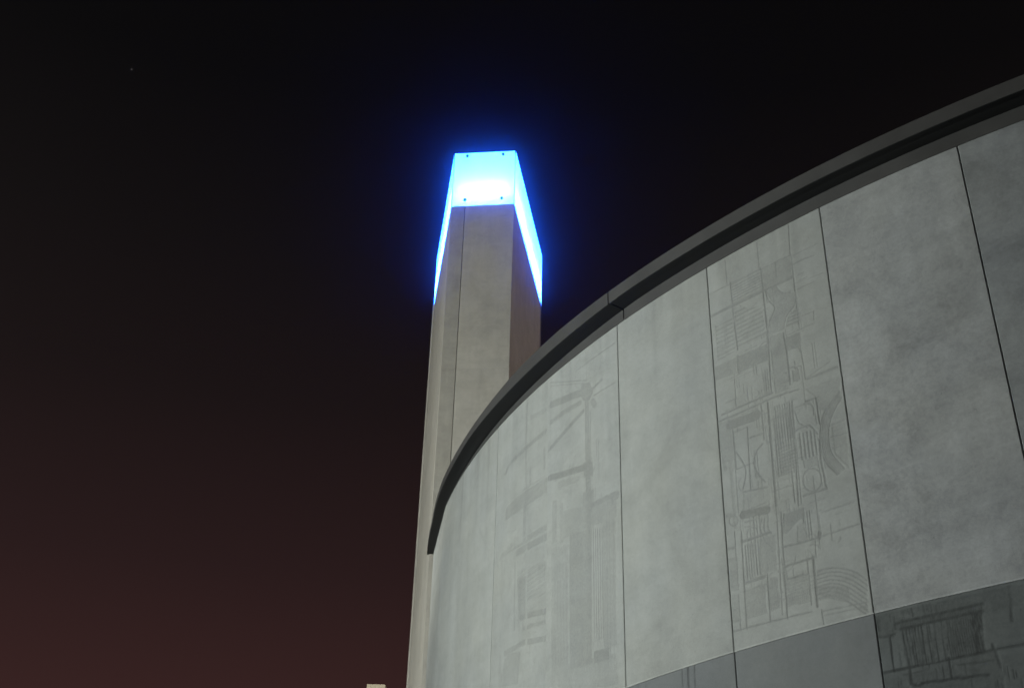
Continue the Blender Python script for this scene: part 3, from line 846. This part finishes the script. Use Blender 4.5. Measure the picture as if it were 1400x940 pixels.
for z0, z1 in rows:
    g = .004
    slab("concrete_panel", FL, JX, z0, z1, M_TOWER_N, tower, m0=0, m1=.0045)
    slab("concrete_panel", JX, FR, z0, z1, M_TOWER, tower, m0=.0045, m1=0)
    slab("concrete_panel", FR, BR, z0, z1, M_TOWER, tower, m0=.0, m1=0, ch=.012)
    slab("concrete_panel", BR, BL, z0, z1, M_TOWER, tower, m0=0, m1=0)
    slab("concrete_panel", BL, FL, z0, z1, M_TOWER_LIT, tower, m0=0, m1=.0, ch=.012)
def inset(P, f=.10, f2=.08):
    c = Vector(((FL[0] + FR[0] + BL[0] + BR[0]) / 4, (FL[1] + FR[1] + BL[1] + BR[1]) / 4)); v = Vector(P) - c
    return c + v * (1 - f)
ins = [inset(P) for P in (FL, FR, BR, BL)]
V = [(p.x, p.y, 0) for p in ins] + [(p.x, p.y, TZ - .06) for p in ins]
mesh_obj("core", V, [(0, 1, 5, 4), (1, 2, 6, 5), (2, 3, 7, 6), (3, 0, 4, 7), (4, 5, 6, 7), (3, 2, 1, 0)], M_CORE, tower)
# lantern: thin opal panels with a bright tube along the foot of each
def opal(p, q, off=.0):
    p, q = Vector(p), Vector(q); d = (q - p).normalized(); n = Vector((d.y, -d.x))
    t = .018
    P = [p + n * off, q + n * off, q + n * (off - t), p + n * (off - t)]
    z0, z1 = TZ - .014, GZ
    V = [(a.x, a.y, z0) for a in P] + [(a.x, a.y, z1) for a in P]
    F = [(0, 1, 5, 4), (1, 2, 6, 5), (2, 3, 7, 6), (3, 0, 4, 7), (4, 5, 6, 7), (3, 2, 1, 0)]
    o = mesh_obj("glass_panel", V, F, M_GLASS, tower)
    o.data.materials.append(M_CLEAR)
    for pl in o.data.polygons:
        pl.material_index = 0 if pl.index == 0 else 1     # opal film on the outer face of clear acrylic
    return o
def tube_between(name, a, b, r, mat, parent, n=10):
    a, b = Vector(a), Vector(b); d = (b - a).normalized()
    u = d.orthogonal().normalized(); w = d.cross(u)
    V = []
    for P in (a, b):
        for k in range(n):
            t = 2 * math.pi * k / n; V.append(P + (u * math.cos(t) + w * math.sin(t)) * r)
    F = [(k, (k + 1) % n, n + (k + 1) % n, n + k) for k in range(n)] + [tuple(range(n))[::-1], tuple(range(n, 2 * n))]
    return mesh_obj(name, V, F, mat, parent, smooth=False)
def edgeshift(P, Q, a, b, off):
    P, Q = Vector(P), Vector(Q); d = (Q - P).normalized(); n = Vector((d.y, -d.x)); return P + d * a + n * off, Q - d * b + n * off
for nm, P, Q in (("front", FL, FR), ("right", FR, BR), ("back", BR, BL), ("left", BL, FL)):
    a, b = edgeshift(P, Q, .02, .02, 0)
    gp = opal(a, b, .004)
    a, b = edgeshift(P, Q, .25, .25, -.22)
    tube_between("lamp_tube", (a.x, a.y, TZ + .50), (b.x, b.y, TZ + .50), .025, M_TUBE, tower)
    L_ = (Vector(Q) - Vector(P)).length
    nb_ = 2 if L_ < 2 else 4
    if nm in ("front",):
        for fx in (.215, .80):
            for hz in (.20, GZ - TZ - .12):
                d = (Vector(Q) - Vector(P)); n = Vector((d.normalized().y, -d.normalized().x))
                c = Vector(P) + d * fx
                tube_between("bolt", (c.x - n.x * .01, c.y - n.y * .01, TZ + hz), (c.x + n.x * .045, c.y + n.y * .045, TZ + hz), .042, M_BOLT, gp, 10)
c4 = [(FL[0], FL[1]), (FR[0], FR[1]), (BR[0], BR[1]), (BL[0], BL[1])]
c4i = [inset(P, .03) for P in c4]
V = [(p.x, p.y, GZ - .03) for p in c4i] + [(p.x, p.y, GZ - .012) for p in c4i]
mesh_obj("lantern_roof", V, [(0, 1, 5, 4), (1, 2, 6, 5), (2, 3, 7, 6), (3, 0, 4, 7), (4, 5, 6, 7), (3, 2, 1, 0)], M_GLASS, tower)

# ---------------------------------------------------------------- beige pillar whose top just shows at the lower edge
px, py = -.1006 * 25, .995 * 25
PH = 25 * .2944 + EYE
pil = empty("pillar", (px, py, 0))
tag(pil, "top of a small beige flat-topped pillar at the lower edge, left of the tower", "pillar")
box_obj("cap", -.185, .185, -.185, .185, PH - .10, PH, M_STONE, pil, .008)
box_obj("shaft", -.155, .155, -.155, .155, .302, PH - .102, M_STONE, pil, .008)
box_obj("plinth", -.26, .26, -.26, .26, 0, .30, M_STONE, pil, .01)

# ---------------------------------------------------------------- star
def star(az, te, d, r, lab):
    bpyv = [(0, 0, 1), (1, 0, 0), (0, 1, 0), (-1, 0, 0), (0, -1, 0), (0, 0, -1)]
    F = [(0, 1, 2), (0, 2, 3), (0, 3, 4), (0, 4, 1), (5, 2, 1), (5, 3, 2), (5, 4, 3), (5, 1, 4)]
    o = mesh_obj("star", [tuple(r * q for q in v) for v in bpyv], F, M_STAR)
    o.location = (az[0] * d, az[1] * d, te * d + EYE)
    tag(o, lab, "star")
star((-.3907, .9205), .8888, 2500, .78, "single tiny white star in the black sky at upper left")

# ---------------------------------------------------------------- floodlight mast out of frame to the left
def flood(x, y, h, tx, ty, tz, energy, col, label, rad=.35):
    root = empty("floodlight", (x, y, 0))
    tag(root, label, "floodlight")
    tube_between("pole", (0, 0, 0), (0, 0, h - .25), .09, M_STEEL, root, 14)
    box_obj("base_plate", -.25, .25, -.25, .25, 0, .03, M_STEEL, root)
    dirv = (Vector((tx, ty, tz)) - Vector((x, y, h))).normalized()
    hd = box_obj("lamp_head", -.35, .35, -.28, .28, -.02, .16, M_STEEL, root, .02)
    hd.location = (0, 0, h); hd.rotation_euler = (-dirv).to_track_quat('Z', 'Y').to_euler()
    ld = bpy.data.lights.new("floodlight_lamp", 'AREA'); ld.shape = 'RECTANGLE'; ld.size = .6; ld.size_y = .45
    ld.energy = energy; ld.color = col
    lo = bpy.data.objects.new("floodlight_lamp", ld); COL.objects.link(lo); lo.parent = root
    lo.location = Vector((0, 0, h)) + dirv * .05; lo.rotation_euler = (-dirv).to_track_quat('Z', 'Y').to_euler()
    return root
flood(-13.2, 10.6, 9.6, 0, 20, 9, 2620, (.96, 1.0, .955), "tall floodlight mast lighting the curved wall from the left, out of view")

def spot_mast(x, y, h, target, energy, col, label):
    root = empty("floodlight", (x, y, 0))
    tag(root, label, "floodlight")
    tube_between("pole", (0, 0, 0), (0, 0, h - .25), .09, M_STEEL, root, 14)
    box_obj("base_plate", -.25, .25, -.25, .25, 0, .03, M_STEEL, root)
    sp = bpy.data.lights.new("tower_spot", 'SPOT'); sp.energy = energy; sp.color = col
    sp.spot_size = math.radians(44); sp.spot_blend = .7; sp.shadow_soft_size = .2
    so = bpy.data.objects.new("tower_spot", sp); COL.objects.link(so); so.parent = root
    so.location = (0, 0, h)
    so.rotation_euler = (-(Vector(target) - Vector((x, y, h)))).to_track_quat('Z', 'Y').to_euler()
    hd = box_obj("lamp_head", -.2, .2, -.2, .2, .22, .5, M_STEEL, root, .02)
    hd.location = (0, 0, h); hd.rotation_euler = so.rotation_euler
    return root
spot_mast(-20, 12.5, 8.5, (-1.6, 30, 16.5), 16500, (1, .985, .91), "second floodlight mast aimed at the concrete tower, out of view")

# ---------------------------------------------------------------- night haze added to draw the lens bloom round the lantern
import bmesh
bm = bmesh.new(); bmesh.ops.create_cube(bm, size=1.0)
for v in bm.verts:
    v.co = Vector((v.co.x * 90, 20 + v.co.y * 90, -1 + (v.co.z + .5) * 31))
me = bpy.data.meshes.new("bloom_haze"); bm.to_mesh(me); bm.free()
hm = bpy.data.materials.new("night haze"); hm.use_nodes = True; hn = hm.node_tree; hn.nodes.clear()
ho = hn.nodes.new("ShaderNodeOutputMaterial"); hv = hn.nodes.new("ShaderNodeVolumePrincipled")
hv.inputs["Color"].default_value = (.9, .9, .95, 1); hv.inputs["Density"].default_value = .0048
hv.inputs["Anisotropy"].default_value = .989
hn.links.new(hv.outputs[0], ho.inputs["Volume"])
me.materials.append(hm)
hz_ = bpy.data.objects.new("bloom_haze", me); COL.objects.link(hz_)
tag(hz_, "added haze glowing blue around the lantern", "bloom_haze", "stuff")
